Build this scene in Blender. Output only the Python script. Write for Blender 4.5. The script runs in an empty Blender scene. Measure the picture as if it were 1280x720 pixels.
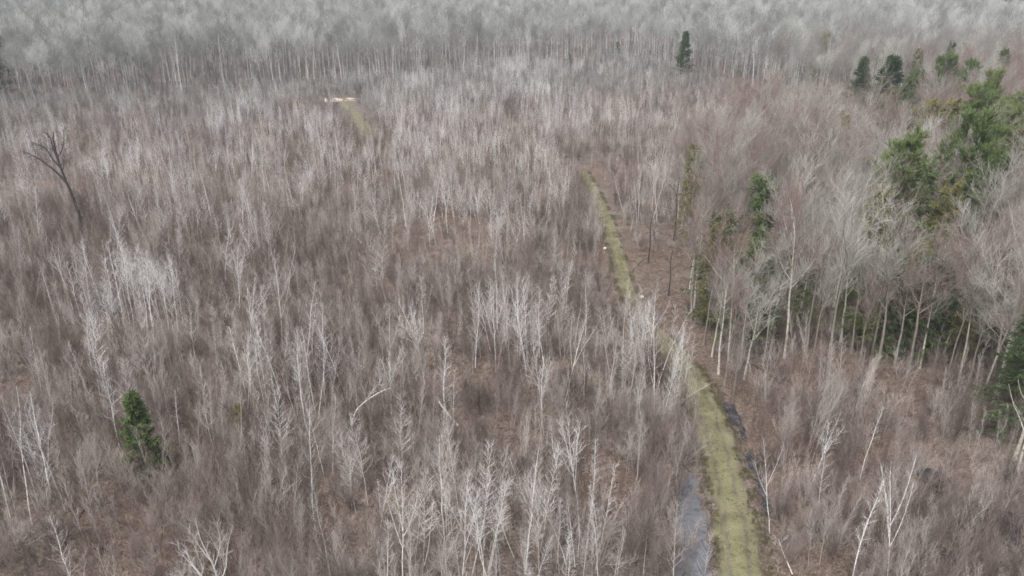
import bpy, math
import numpy as np
from mathutils import Vector

rng = np.random.default_rng(11)
R = math.radians
scene = bpy.context.scene
COL = scene.collection

# ------------------------------------------------------------------ camera numbers
CAM_H = 37.0
PITCH = R(22.0)
FPX = 985.0                       # focal length in pixels of a 1280-wide picture


def ground_at(px, py, z=0.0):
    """where the line of sight through a picture point meets height z"""
    px, py = np.asarray(px, float), np.asarray(py, float)
    u, v = (px - 640) / FPX, (py - 360) / FPX
    dz = -math.sin(PITCH) - v * math.cos(PITCH)
    dy = math.cos(PITCH) - v * math.sin(PITCH)
    t = (CAM_H - z) / -dz
    return u * t, dy * t


def picture_at(x, y, z=0.0):
    x, y = np.asarray(x, float), np.asarray(y, float)
    d = y * math.cos(PITCH) + (CAM_H - z) * math.sin(PITCH)
    v = (-(y) * math.sin(PITCH) + (CAM_H - z) * math.cos(PITCH)) / d
    return 640 + FPX * x / d, 360 + FPX * v, d


# ------------------------------------------------------------------ noise, polygons
def _hash(i, j, seed):
    n = (i * 374761393 + j * 668265263 + seed * 982451653) & 0x7FFFFFFF
    n = ((n ^ (n >> 13)) * 1274126177) & 0x7FFFFFFF
    return ((n ^ (n >> 16)) & 0xFFFF) / 65535.0


def vnoise(x, y, s, seed=0):
    x, y = np.asarray(x, float) / s, np.asarray(y, float) / s
    i, j = np.floor(x).astype(np.int64), np.floor(y).astype(np.int64)
    fx, fy = x - i, y - j
    fx, fy = fx * fx * (3 - 2 * fx), fy * fy * (3 - 2 * fy)
    a, b = _hash(i, j, seed), _hash(i + 1, j, seed)
    c, d = _hash(i, j + 1, seed), _hash(i + 1, j + 1, seed)
    return (a * (1 - fx) + b * fx) * (1 - fy) + (c * (1 - fx) + d * fx) * fy


def inside(px, py, poly):
    px, py = np.asarray(px, float), np.asarray(py, float)
    r = np.zeros(px.shape, bool)
    n = len(poly)
    for k in range(n):
        x0, y0 = poly[k]
        x1, y1 = poly[(k + 1) % n]
        if y0 == y1:
            continue
        c = ((y0 > py) != (y1 > py)) & (px < (x1 - x0) * (py - y0) / (y1 - y0) + x0)
        r ^= c
    return r


def smooth01(t):
    t = np.clip(t, 0, 1)
    return t * t * (3 - 2 * t)


def catmull(P, per=8):
    P = np.asarray(P, float)
    Q = np.vstack([2 * P[0] - P[1], P, 2 * P[-1] - P[-2]])
    out = []
    for k in range(1, len(Q) - 2):
        for t in np.linspace(0, 1, per, endpoint=False):
            a, b, c, d = Q[k - 1:k + 3]
            out.append(.5 * ((2 * b) + (c - a) * t + (2 * a - 5 * b + 4 * c - d) * t * t + (3 * b - a - 3 * c + d) * t ** 3))
    out.append(P[-1])
    return np.array(out)


# ------------------------------------------------------------------ the trail and the lie of the land
TRAIL_PX = [(948, 860), (938, 780), (928, 720), (923, 680), (916, 640), (907, 600), (895, 555), (880, 510), (860, 470),
            (833, 433), (800, 398), (783, 360), (773, 325), (763, 290), (752, 260), (740, 235), (728, 214)]
TRAIL = catmull(np.array([ground_at(*p) for p in TRAIL_PX]), 6)
FAR_TRAIL_PX = [(470, 178), (462, 168), (452, 155), (442, 142), (433, 131), (427, 125)]
FAR_TRAIL = catmull(np.array([ground_at(*p) for p in FAR_TRAIL_PX]), 5)
ROAD_PX = [(406, 125.0), (418, 124.6), (430, 124.2), (441, 123.8), (449, 123.6)]
ROAD = catmull(np.array([ground_at(*p) for p in ROAD_PX]), 4)


def off_line(x, y, line):
    """signed sideways distance (right of travel positive) to a poly-line"""
    x, y = np.asarray(x, float), np.asarray(y, float)
    best = np.full(x.shape, 1e9)
    sgn = np.zeros(x.shape)
    for k in range(len(line) - 1):
        ax, ay = line[k]
        bx, by = line[k + 1]
        dx, dy = bx - ax, by - ay
        L2 = dx * dx + dy * dy
        t = np.clip(((x - ax) * dx + (y - ay) * dy) / L2, 0, 1)
        ex, ey = x - (ax + t * dx), y - (ay + t * dy)
        d = np.hypot(ex, ey)
        m = d < best
        best = np.where(m, d, best)
        sgn = np.where(m, np.where(dx * ey - dy * ex > 0, -1.0, 1.0), sgn)
    return best * sgn


RUST_PX = [(835, 380, 9), (815, 320, 8), (875, 450, 5), (948, 545, 3.4), (968, 588, 2.4), (922, 500, 3.2), (905, 478, 3.5), (588, 472, 5), (110, 645, 6), (170, 430, 8), (85, 710, 5), (1060, 470, 9), (1150, 490, 7), (250, 560, 4), (700, 470, 4), (400, 640, 4), (600, 535, 4), (510, 300, 10), (590, 310, 9), (300, 480, 5), (760, 610, 3.5), (40, 480, 7), (745, 225, 12)]
RUST = [(*[float(q) for q in ground_at(a, b)], r) for a, b, r in RUST_PX]
HALF = 1.62                       # half width of the trail
WATER_Z = -0.34
PUDDLES_PX = [(1262, 658, 2.6), (1190, 625, 1.6), (1168, 592, 1.3), (1030, 655, 1.2), (1178, 690, 1.2),
              (1088, 640, 1.0), (560, 523, .9), (1010, 610, 1.2)]
PUDDLES = [(*[float(q) for q in ground_at(a, b)], r) for a, b, r in PUDDLES_PX]


def height(x, y):
    x, y = np.asarray(x, float), np.asarray(y, float)
    n = (vnoise(x, y, 14, 3) - .5) * .55 + (vnoise(x, y, 4, 4) - .5) * .22 + (vnoise(x, y, 1.4, 5) - .5) * .2 + (vnoise(x, y, .7, 8) - .5) * .1
    far = smooth01((y - 110) / 200)
    n = n * (1 + far) + (vnoise(x, y, 60, 6) - .5) * 1.6 * far
    near = (y < 190) & (np.abs(x) < 80)
    lat = np.full(x.shape, 60.0)
    if near.any():
        lat[near] = off_line(x[near], y[near], TRAIL)
    al = np.abs(lat)
    k = smooth01((al - HALF + .2) / 2.2)
    z = .12 * (1 - k) + n * k
    wob = (vnoise(x, y, 3, 9) - .5) * 1.1
    gl = smooth01((y - 34) / 4) * (1 - smooth01((y - 51 - wob) / 4))
    gr0 = smooth01((y - 46) / 4) * (1 - smooth01((y - 63 - wob) / 4))
    rag = (vnoise(x, y, .9, 10) - .5) * .55 + (vnoise(x, y, 2.1, 11) - .5) * .4
    z = z - .85 * np.exp(-((lat + HALF + 1.45 + wob * .3) / 1.0) ** 2) * gl + rag * ((gl + gr0) > 0) * (np.abs(lat) > HALF + .1) * (np.abs(lat) < HALF + 3)
    gr = (smooth01((y - 46) / 4) * (1 - smooth01((y - 63 - wob) / 4))) * (.95 + .3 * vnoise(x, y, 2.4, 12))
    z = z - .70 * np.exp(-((lat - HALF - 1.05 + wob * .5) / .68) ** 2) * gr
    for a, b, r in PUDDLES:
        d = np.hypot(x - a, (y - b))
        m = 1 - smooth01((d + wob * r * .6 - r * .55) / (r * .8))
        z = z * (1 - m) + (-.55) * m
    return z


# ------------------------------------------------------------------ materials
def mat(name):
    m = bpy.data.materials.new(name)
    m.use_nodes = True
    nt = m.node_tree
    b = nt.nodes['Principled BSDF']
    b.inputs['Roughness'].default_value = .85
    b.inputs['Specular IOR Level'].default_value = .2
    return m, nt, b


def ramp(nt, fac, stops):
    r = nt.nodes.new('ShaderNodeValToRGB')
    e = r.color_ramp.elements
    while len(e) < len(stops):
        e.new(.5)
    for q, (p, c) in zip(e, stops):
        q.position = p
        q.color = (*c, 1)
    nt.links.new(fac, r.inputs[0])
    return r.outputs[0]


def noise(nt, vec, scale, detail=3, rough=.55):
    n = nt.nodes.new('ShaderNodeTexNoise')
    n.inputs['Scale'].default_value = scale
    n.inputs['Detail'].default_value = detail
    n.inputs['Roughness'].default_value = rough
    if vec is not None:
        nt.links.new(vec, n.inputs['Vector'])
    return n.outputs[0]


def mixc(nt, fac, a, b, mode='MIX'):
    m = nt.nodes.new('ShaderNodeMix')
    m.data_type = 'RGBA'
    m.blend_type = mode
    for sock, v in ((m.inputs[0], fac), (m.inputs[6], a), (m.inputs[7], b)):
        if isinstance(v, (int, float)):
            sock.default_value = v
        elif isinstance(v, tuple):
            sock.default_value = (*v, 1)
        else:
            nt.links.new(v, sock)
    return m.outputs[2]


def math_node(nt, op, a, b=0.0):
    m = nt.nodes.new('ShaderNodeMath')
    m.operation = op
    for s, v in zip(m.inputs, (a, b)):
        if isinstance(v, (int, float)):
            s.default_value = v
        else:
            nt.links.new(v, s)
    return m.outputs[0]


def wood(name, tones, patch=None, detail_scale=9.0, place_scale=.06, chance=.5, beyond=None):
    """bark or twigs: a tone per tree (from where it stands and a random number) with bark mottling on top"""
    m, nt, b = mat(name)
    info = nt.nodes.new('ShaderNodeObjectInfo')
    where = noise(nt, info.outputs['Location'], place_scale, 2)
    f = math_node(nt, 'ADD', math_node(nt, 'MULTIPLY', where, .9), math_node(nt, 'MULTIPLY', math_node(nt, 'SUBTRACT', info.outputs['Random'], .5), chance))
    c = ramp(nt, f, tones)
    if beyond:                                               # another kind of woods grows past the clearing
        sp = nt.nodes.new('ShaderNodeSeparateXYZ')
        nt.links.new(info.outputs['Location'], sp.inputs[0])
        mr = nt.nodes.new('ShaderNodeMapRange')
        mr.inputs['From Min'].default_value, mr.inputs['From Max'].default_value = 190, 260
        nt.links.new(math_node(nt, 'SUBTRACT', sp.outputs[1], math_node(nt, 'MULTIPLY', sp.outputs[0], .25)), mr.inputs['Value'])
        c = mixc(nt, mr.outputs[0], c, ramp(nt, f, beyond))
    if patch:
        tc = nt.nodes.new('ShaderNodeTexCoord')
        n = noise(nt, tc.outputs['Object'], detail_scale, 4)
        c = mixc(nt, ramp(nt, n, [(.5, (0, 0, 0)), (.68, (1, 1, 1))]), c, patch)
    nt.links.new(c, b.inputs['Base Color'])
    return m


M = {}
M['aspen_bark'] = wood('aspen_bark', [(.2, (.36, .33, .30)), (.5, (.60, .58, .56)), (.8, (.76, .75, .74))], (.22, .19, .17), 5, chance=.9)
M['aspen_twig'] = wood('aspen_twig', [(.2, (.42, .40, .39)), (.5, (.57, .56, .555)), (.8, (.72, .72, .72))], chance=.8)
M['hardwood_bark'] = wood('hardwood_bark', [(.2, (.19, .17, .145)), (.5, (.32, .295, .25)), (.8, (.47, .45, .39))], (.15, .14, .11), 3, chance=1.1,
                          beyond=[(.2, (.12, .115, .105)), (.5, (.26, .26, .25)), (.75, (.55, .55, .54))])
M['hardwood_twig'] = wood('hardwood_twig', [(.2, (.24, .175, .16)), (.4, (.26, .225, .205)), (.56, (.285, .266, .242)), (.78, (.40, .385, .355))], None, 9, .045, .9,
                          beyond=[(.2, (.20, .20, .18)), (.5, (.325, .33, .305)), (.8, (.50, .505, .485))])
M['brush_twig'] = wood('brush_twig', [(.15, (.12, .094, .08)), (.42, (.212, .166, .149)), (.58, (.27, .222, .204)), (.85, (.44, .40, .37))], None, 9, .05, 1.1,
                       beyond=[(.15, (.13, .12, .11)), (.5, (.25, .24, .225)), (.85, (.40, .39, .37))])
M['dead_bark'] = wood('dead_bark', [(.3, (.03, .026, .024)), (.7, (.05, .043, .039))], (.08, .07, .062), 4)
M['pale_log'] = wood('pale_log', [(.3, (.45, .41, .36)), (.7, (.58, .54, .48))], (.25, .22, .19), 4)
M['brown_log'] = wood('brown_log', [(.3, (.13, .10, .08)), (.7, (.26, .215, .18))], (.09, .07, .06), 4)


def needles(name, a, b_, c_):
    m, nt, b = mat(name)
    info = nt.nodes.new('ShaderNodeObjectInfo')
    tc = nt.nodes.new('ShaderNodeTexCoord')
    n = noise(nt, tc.outputs['Object'], 1.1, 4, .65)
    f = math_node(nt, 'ADD', n, math_node(nt, 'MULTIPLY', math_node(nt, 'SUBTRACT', info.outputs['Random'], .5), .3))
    nt.links.new(ramp(nt, f, [(.32, a), (.52, b_), (.7, c_)]), b.inputs['Base Color'])
    b.inputs['Roughness'].default_value = .7
    return m


M['spruce_needle'] = needles('spruce_needle', (.030, .052, .015), (.056, .086, .026), (.088, .118, .044))
M['pine_needle'] = needles('pine_needle', (.060, .096, .030), (.115, .158, .052), (.195, .225, .10))
M['hemlock_needle'] = needles('hemlock_needle', (.042, .066, .027), (.078, .110, .043), (.14, .16, .07))
M['olive_needle'] = needles('olive_needle', (.085, .085, .030), (.13, .125, .045), (.18, .165, .07))

m, nt, b = mat('forest_floor')
geo = nt.nodes.new('ShaderNodeNewGeometry')
P = geo.outputs['Position']
n_big, n_mid, n_small = noise(nt, P, .055, 3), noise(nt, P, .45, 4, .6), noise(nt, P, 4.5, 4, .7)
c = ramp(nt, n_mid, [(.28, (.065, .055, .050)), (.45, (.118, .098, .088)), (.58, (.158, .133, .120)), (.75, (.22, .19, .168))])
c = mixc(nt, ramp(nt, n_big, [(.46, (0, 0, 0)), (.62, (.75, .75, .75))]), c, mixc(nt, n_small, (.09, .062, .048), (.18, .13, .10)))
c = mixc(nt, ramp(nt, noise(nt, P, .17, 3), [(.58, (0, 0, 0)), (.72, (.6, .6, .6))]), c, (.20, .17, .125))
at_ = nt.nodes.new('ShaderNodeAttribute')
at_.attribute_name = 'rust'
c = mixc(nt, at_.outputs['Fac'], c, mixc(nt, n_small, (.072, .050, .040), (.175, .125, .098)))
n_fine = noise(nt, P, 13, 3, .75)
c = mixc(nt, .85, c, ramp(nt, n_small, [(.34, (.25, .24, .23)), (.48, (.8, .8, .8)), (.66, (1.6, 1.52, 1.45))]), 'MULTIPLY')
c = mixc(nt, .8, c, ramp(nt, n_fine, [(.36, (.35, .35, .35)), (.5, (.95, .95, .95)), (.64, (1.6, 1.55, 1.5))]), 'MULTIPLY')
nt.links.new(c, b.inputs['Base Color'])
bmp = nt.nodes.new('ShaderNodeBump')
bmp.inputs['Strength'].default_value = .8
bmp.inputs['Distance'].default_value = .12
nt.links.new(n_small, bmp.inputs['Height'])
nt.links.new(bmp.outputs[0], b.inputs['Normal'])
M['floor'] = m

m, nt, b = mat('grassy_trail')
uv = nt.nodes.new('ShaderNodeUVMap')
sep = nt.nodes.new('ShaderNodeSeparateXYZ')
nt.links.new(uv.outputs[0], sep.inputs[0])
geo = nt.nodes.new('ShaderNodeNewGeometry')
P = geo.outputs['Position']
wv = math_node(nt, 'ADD', sep.outputs[0], math_node(nt, 'MULTIPLY', math_node(nt, 'SUBTRACT', noise(nt, P, .5, 4), .5), .16))
patchy = noise(nt, P, .55, 4, .55)
fine = noise(nt, P, 7, 4, .7)
grass = ramp(nt, patchy, [(.3, (.122, .112, .070)), (.48, (.150, .146, .076)), (.66, (.192, .182, .102))])
mud = ramp(nt, patchy, [(.35, (.075, .062, .048)), (.65, (.155, .132, .104))])
ruts = ramp(nt, wv, [(0, (1, 1, 1)), (.10, (.55, .55, .55)), (.2, (.1, .1, .1)), (.29, (.9, .9, .9)), (.37, (.05, .05, .05)), (.60, (.05, .05, .05)),
                     (.68, (.9, .9, .9)), (.77, (.1, .1, .1)), (.9, (.5, .5, .5)), (1, (1, 1, 1))])
c = mixc(nt, ruts, grass, mud)
c = mixc(nt, ramp(nt, noise(nt, P, .22, 3), [(.56, (0, 0, 0)), (.72, (.7, .7, .7))]), c, (.19, .16, .11))
c = mixc(nt, .7, c, ramp(nt, fine, [(.3, (.55, .55, .55)), (.5, (.95, .95, .95)), (.7, (1.4, 1.4, 1.35))]), 'MULTIPLY')
nt.links.new(c, b.inputs['Base Color'])
bmp = nt.nodes.new('ShaderNodeBump')
bmp.inputs['Strength'].default_value = .7
bmp.inputs['Distance'].default_value = .1
nt.links.new(fine, bmp.inputs['Height'])
nt.links.new(bmp.outputs[0], b.inputs['Normal'])
M['trail'] = m

m, nt, b = mat('pale_sand')
geo = nt.nodes.new('ShaderNodeNewGeometry')
nt.links.new(ramp(nt, noise(nt, geo.outputs['Position'], .5, 4), [(.3, (.32, .26, .21)), (.7, (.50, .44, .38))]), b.inputs['Base Color'])
M['sand'] = m

for wname, tones in (('water', ((.055, .055, .062), (.095, .096, .106), (.125, .124, .132), (.11, .085, .065))),  # greys carry painted sky reflection, paler for the left ditch; brown is debris
                     ('dark_water', ((.018, .017, .018), (.038, .037, .042), (.075, .075, .084), (.09, .065, .048)))):
    m, nt, b = mat('standing_' + wname)
    geo = nt.nodes.new('ShaderNodeNewGeometry')
    P = geo.outputs['Position']
    scum_and_sky = noise(nt, P, 1.6, 5, .7)
    nt.links.new(ramp(nt, scum_and_sky, list(zip((.36, .5, .62, .7), tones))), b.inputs['Base Color'])
    nt.links.new(ramp(nt, noise(nt, P, 5, 3), [(.4, (.05, .05, .05)), (.7, (.3, .3, .3))]), b.inputs['Roughness'])
    b.inputs['Specular IOR Level'].default_value = .5
    b.inputs['IOR'].default_value = 1.75
    bmp = nt.nodes.new('ShaderNodeBump')
    bmp.inputs['Strength'].default_value = .12
    bmp.inputs['Distance'].default_value = .05
    nt.links.new(noise(nt, P, 2.2, 3), bmp.inputs['Height'])
    nt.links.new(bmp.outputs[0], b.inputs['Normal'])
    M[wname] = m

m, nt, b = mat('grass_blade')
geo = nt.nodes.new('ShaderNodeNewGeometry')
nt.links.new(ramp(nt, noise(nt, geo.outputs['Position'], .8, 3), [(.3, (.13, .112, .066)), (.5, (.105, .108, .045)), (.7, (.18, .158, .092))]), b.inputs['Base Color'])
M['grass'] = m

m, nt, b = mat('dead_grass')
geo = nt.nodes.new('ShaderNodeNewGeometry')
nt.links.new(ramp(nt, noise(nt, geo.outputs['Position'], .35, 3), [(.35, (.185, .135, .105)), (.5, (.245, .205, .165)), (.65, (.30, .265, .22))]), b.inputs['Base Color'])
M['dead_grass'] = m

m, nt, b = mat('pale_stone')
tc = nt.nodes.new('ShaderNodeTexCoord')
nt.links.new(ramp(nt, noise(nt, tc.outputs['Object'], 3, 4), [(.3, (.22, .20, .18)), (.7, (.44, .41, .38))]), b.inputs['Base Color'])
M['stone'] = m

m, nt, b = mat('white_paint')
tc = nt.nodes.new('ShaderNodeTexCoord')
nt.links.new(ramp(nt, noise(nt, tc.outputs['Object'], 5, 3), [(.3, (.50, .49, .47)), (.7, (.70, .70, .68))]), b.inputs['Base Color'])
M['white'] = m


# ------------------------------------------------------------------ meshes out of many tapered tubes
class Tubes:
    def __init__(self):
        self.v, self.f, self.n = [], [], 0

    def add(self, P, Rr, sides=3):
        P, Rr = np.asarray(P, float), np.asarray(Rr, float)
        T, N, _ = P.shape
        if T == 0:
            return self
        tan = np.gradient(P, axis=1)
        tan /= np.linalg.norm(tan, axis=2, keepdims=True) + 1e-9
        main = P[:, -1] - P[:, 0]
        main /= np.linalg.norm(main, axis=1, keepdims=True) + 1e-9
        ref = np.where(np.abs(main[:, 2:3]) > .8, np.array([[1., .13, 0]]), np.array([[.1, .05, 1.]]))[:, None, :]
        a = np.cross(tan, np.broadcast_to(ref, tan.shape))
        a /= np.linalg.norm(a, axis=2, keepdims=True) + 1e-9
        c = np.cross(tan, a)
        th = np.arange(sides) * 2 * math.pi / sides
        ring = a[:, :, None] * np.cos(th)[None, None, :, None] + c[:, :, None] * np.sin(th)[None, None, :, None]
        V = P[:, :, None] + ring * Rr[:, :, None, None]
        idx = np.arange(T * N * sides).reshape(T, N, sides) + self.n
        nx = np.roll(idx, -1, axis=2)
        F = np.stack([idx[:, :-1], nx[:, :-1], nx[:, 1:], idx[:, 1:]], axis=-1).reshape(-1, 4)
        self.v.append(V.reshape(-1, 3))
        self.f.append(F)
        self.n += T * N * sides
        return self

    def mesh(self, name, material, smooth=True):
        return quads(name, np.vstack(self.v), np.vstack(self.f), material, smooth)


def quads(name, V, F, material, smooth=True):
    me = bpy.data.meshes.new(name)
    me.vertices.add(len(V))
    me.vertices.foreach_set('co', np.ascontiguousarray(V, np.float32).ravel())
    k = F.shape[1]
    me.loops.add(F.size)
    me.loops.foreach_set('vertex_index', np.ascontiguousarray(F, np.int32).ravel())
    me.polygons.add(len(F))
    me.polygons.foreach_set('loop_start', np.arange(0, F.size, k, dtype=np.int32))
    me.polygons.foreach_set('loop_total', np.full(len(F), k, np.int32))
    me.polygons.foreach_set('use_smooth', np.full(len(F), smooth))
    me.update(calc_edges=True)
    me.materials.append(material)
    return me


def line_at(P, t):
    """positions, tangents along a batch of lines; t has shape (T, n)"""
    N = P.shape[1]
    f = np.clip(t, 0, .9999) * (N - 1)
    i = np.floor(f).astype(int)
    fr = (f - i)[..., None]
    k = np.arange(P.shape[0])[:, None]
    a, b = P[k, i], P[k, i + 1]
    d = b - a
    d /= np.linalg.norm(d, axis=-1, keepdims=True) + 1e-9
    return a + (b - a) * fr, d, i, fr[..., 0]


def grow(P, Rr, n, t0, t1, length, angle, npt, thick, tip, up=.25, wob=.08, spread=.3, g=rng, cap=1.0, flat=0.0):
    """n side shoots on every line of a batch. length(t) and angle(t) are functions of the place along the parent."""
    T, N = P.shape[:2]
    t = t0 + (t1 - t0) * (np.arange(n)[None, :] + g.uniform(0, 1, (T, n))) / n
    pos, tan, i, fr = line_at(P, t)
    k = np.arange(T)[:, None]
    rad = Rr[k, i] * (1 - fr) + Rr[k, i + 1] * fr
    ref = np.where(np.abs(tan[..., 2:3]) > .9, np.array([1., 0, 0]), np.array([0, 0, 1.]))
    a = np.cross(tan, ref)
    a /= np.linalg.norm(a, axis=-1, keepdims=True) + 1e-9
    b = np.cross(tan, a)
    ph = (np.arange(n)[None, :] * 2.4 + g.uniform(0, 6.28, (T, 1)) + g.normal(0, .5, (T, n)))[..., None]
    an = (angle(t) + g.normal(0, spread * .4, (T, n)))[..., None]
    d = tan * np.cos(an) + (a * np.cos(ph) + b * np.sin(ph)) * np.sin(an)
    if flat:
        d[..., 2] *= 1 - flat
        d /= np.linalg.norm(d, axis=-1, keepdims=True)
    L = (length(t) * g.uniform(.65, 1.2, (T, n)))[..., None]
    pts = [pos]
    for q in range(1, npt):
        d = d + np.array([0, 0, up]) / (npt - 1) + g.normal(0, wob, d.shape)
        d /= np.linalg.norm(d, axis=-1, keepdims=True)
        pts.append(pts[-1] + d * L / (npt - 1))
    Q = np.stack(pts, axis=2).reshape(T * n, npt, 3)
    r0 = np.minimum(rad * thick, cap).reshape(T * n, 1)
    r0 = np.maximum(r0, tip)
    rr = r0 + (tip - r0) * np.linspace(0, 1, npt)[None, :] ** .8
    return Q, rr


const = lambda v: (lambda t: np.full(np.shape(t), float(v)))


def stem(h, r0, r1, npt=7, wob=.03, lean=(0, 0), g=rng):
    z = np.linspace(0, 1, npt)
    p = np.zeros((1, npt, 3))
    p[0, :, 2] = z * h
    dx = np.cumsum(g.normal(0, wob * h / npt, npt))
    dy = np.cumsum(g.normal(0, wob * h / npt, npt))
    p[0, :, 0] = (dx - dx[0]) + lean[0] * z ** 1.5 * h
    p[0, :, 1] = (dy - dy[0]) + lean[1] * z ** 1.5 * h
    return p, (r0 + (r1 - r0) * z ** .85)[None, :]


# ---- kinds of tree; every builder gives {part: mesh}
def aspen(k, g):
    h = g.uniform(9, 11.5)
    sty = ['slim', 'slim', 'full', 'full', 'forked', 'leaning', 'vase', 'bare'][k % 8]
    lean = (g.uniform(.10, .26), 0) if sty == 'leaning' else (g.normal(0, .04), g.normal(0, .04))
    T, C = Tubes(), Tubes()
    P, Rr = stem(h, .058 * g.uniform(.8, 1.25), .013, 8, .045, lean, g)
    P[0, 0, 2] = -.3
    T.add(P, Rr, 6)
    lead, leadR = P, Rr
    if sty in ('forked', 'vase'):
        n = 2 if sty == 'forked' else 4
        F, FR = grow(P, Rr, n, .35, .6, const(h * .45), const(.38), 6, .8, .014, .5, .04, .15, g)
        T.add(F, FR, 5)
        lead, leadR = np.concatenate([F]), FR
    t0, nb, bl = dict(slim=(.42, 22, 1.0), full=(.3, 32, 1.45), forked=(.5, 16, 1.2), leaning=(.4, 22, 1.2), vase=(.5, 14, 1.5), bare=(.55, 13, .9))[sty]
    B, BR = grow(P, Rr, nb, t0, .99, lambda t: bl * (1.25 - .95 * ((t - t0) / (1 - t0)) ** 1.3), lambda t: 1.12 - .4 * t, 4, .5, .007, .5, .10, .25, g, .022)
    if sty in ('forked', 'vase'):
        B2, BR2 = grow(lead, leadR, 9, .2, .99, lambda t: bl * (1.2 - .8 * t), lambda t: .8 - .2 * t, 4, .5, .008, .5, .10, .25, g, .022)
        B, BR = np.concatenate([B, B2]), np.concatenate([BR, BR2])
    C.add(B, BR, 3)
    W, WR = grow(B, BR, 5, .25, 1, lambda t: .55 - .15 * t, const(.65), 3, .6, .0055, .4, .12, .3, g, .009)
    C.add(W, WR, 3)
    return {'trunk': T.mesh('aspen_trunk', M['aspen_bark']), 'crown': C.mesh('aspen_crown', M['aspen_twig'])}, sty, h


def hardwood(k, g, detail=True, first=(.44, .58), reach=.39):
    h = g.uniform(14.5, 17.5)
    T, C = Tubes(), Tubes()
    P, Rr = stem(h * g.uniform(.72, .9), .155 * g.uniform(.75, 1.2), .04, 8, .035, (g.normal(0, .05), g.normal(0, .05)), g)
    P[0, 0, 2] = -.4
    Rr[0, 0] *= 1.25
    T.add(P, Rr, 7 if detail else 5)
    nl = int(g.integers(5, 8))
    L, LR = grow(P, Rr, nl, g.uniform(*first), .97, lambda t: h * (reach - .3 * reach * t), lambda t: .85 - .25 * t, 6, .62, .018, .6, .10, .3, g, .085)
    T.add(L, LR, 5 if detail else 3)
    B, BR = grow(L, LR, 6, .25, 1, lambda t: 2.5 - .9 * t, const(.62), 4, .65, .013, .4, .12, .3, g, .055)
    b2, br2 = grow(P, Rr, 8, .45, 1, const(1.9), const(.7), 4, .4, .012, .5, .12, .3, g, .03)
    B, BR = np.concatenate([B, b2]), np.concatenate([BR, br2])
    C.add(B, BR, 3)
    S, SR = grow(B, BR, 6, .15, 1, lambda t: 1.45 - .4 * t, const(.6), 3, .7, .008 if detail else .012, .35, .12, .3, g, .016)
    C.add(S, SR, 3)
    if detail:
        W, WR = grow(S, SR, 6, .1, 1, lambda t: .75 - .2 * t, const(.55), 2, .8, .0058, .3, .1, .3, g, .008)
    else:
        W, WR = grow(S, SR, 3, .2, 1, lambda t: .9 - .2 * t, const(.55), 2, .8, .011, .3, .1, .3, g, .012)
    C.add(W, WR, 3)
    return {'trunk': T.mesh('hardwood_trunk', M['hardwood_bark']), 'crown': C.mesh('hardwood_crown', M['hardwood_twig'])}, '', h


def bush(k, g):
    T = Tubes()
    if k % 2 == 0:                                           # thin upright saplings, two or three together
        for _ in range(int(g.integers(2, 4))):
            P, Rr = stem(g.uniform(3.6, 6), .024, .008, 6, .05, (g.normal(0, .07), g.normal(0, .07)), g)
            P[..., :2] += g.normal(0, .5, 2)
            P[0, 0, 2] = -.15
            T.add(P, Rr, 4)
            B_, BR_ = grow(P, Rr, 16, .2, .99, lambda t: 1.2 - .75 * t, lambda t: .62 - .1 * t, 4, .6, .005, .5, .1, .3, g, .010)
            B, BR = (B_, BR_) if _ == 0 else (np.concatenate([B, B_]), np.concatenate([BR, BR_]))
    else:                                                    # many stems out of one root
        n = int(g.integers(7, 11))
        P0 = np.zeros((1, 2, 3))
        P0[0, 1, 2] = .5
        P, Rr = grow(P0, np.full((1, 2), .018), n, 0, .2, const(g.uniform(2.3, 3.6)), const(.34 if k % 4 == 1 else .52), 5, 1, .006, .5, .08, .5, g)
        P[:, 0, 2] = -.1
        T.add(P, Rr, 3)
        B, BR = grow(P, Rr, 9, .2, .99, lambda t: 1.0 - .45 * t, const(.55), 3, .6, .005, .5, .1, .3, g, .009)
    T.add(B, BR, 3)
    W, WR = grow(B, BR, 6, .1, 1, lambda t: .55 - .15 * t, const(.5), 2, .8, .0042, .5, .1, .3, g, .006)
    T.add(W, WR, 3)
    return T.mesh('bush', M['brush_twig'])


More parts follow.
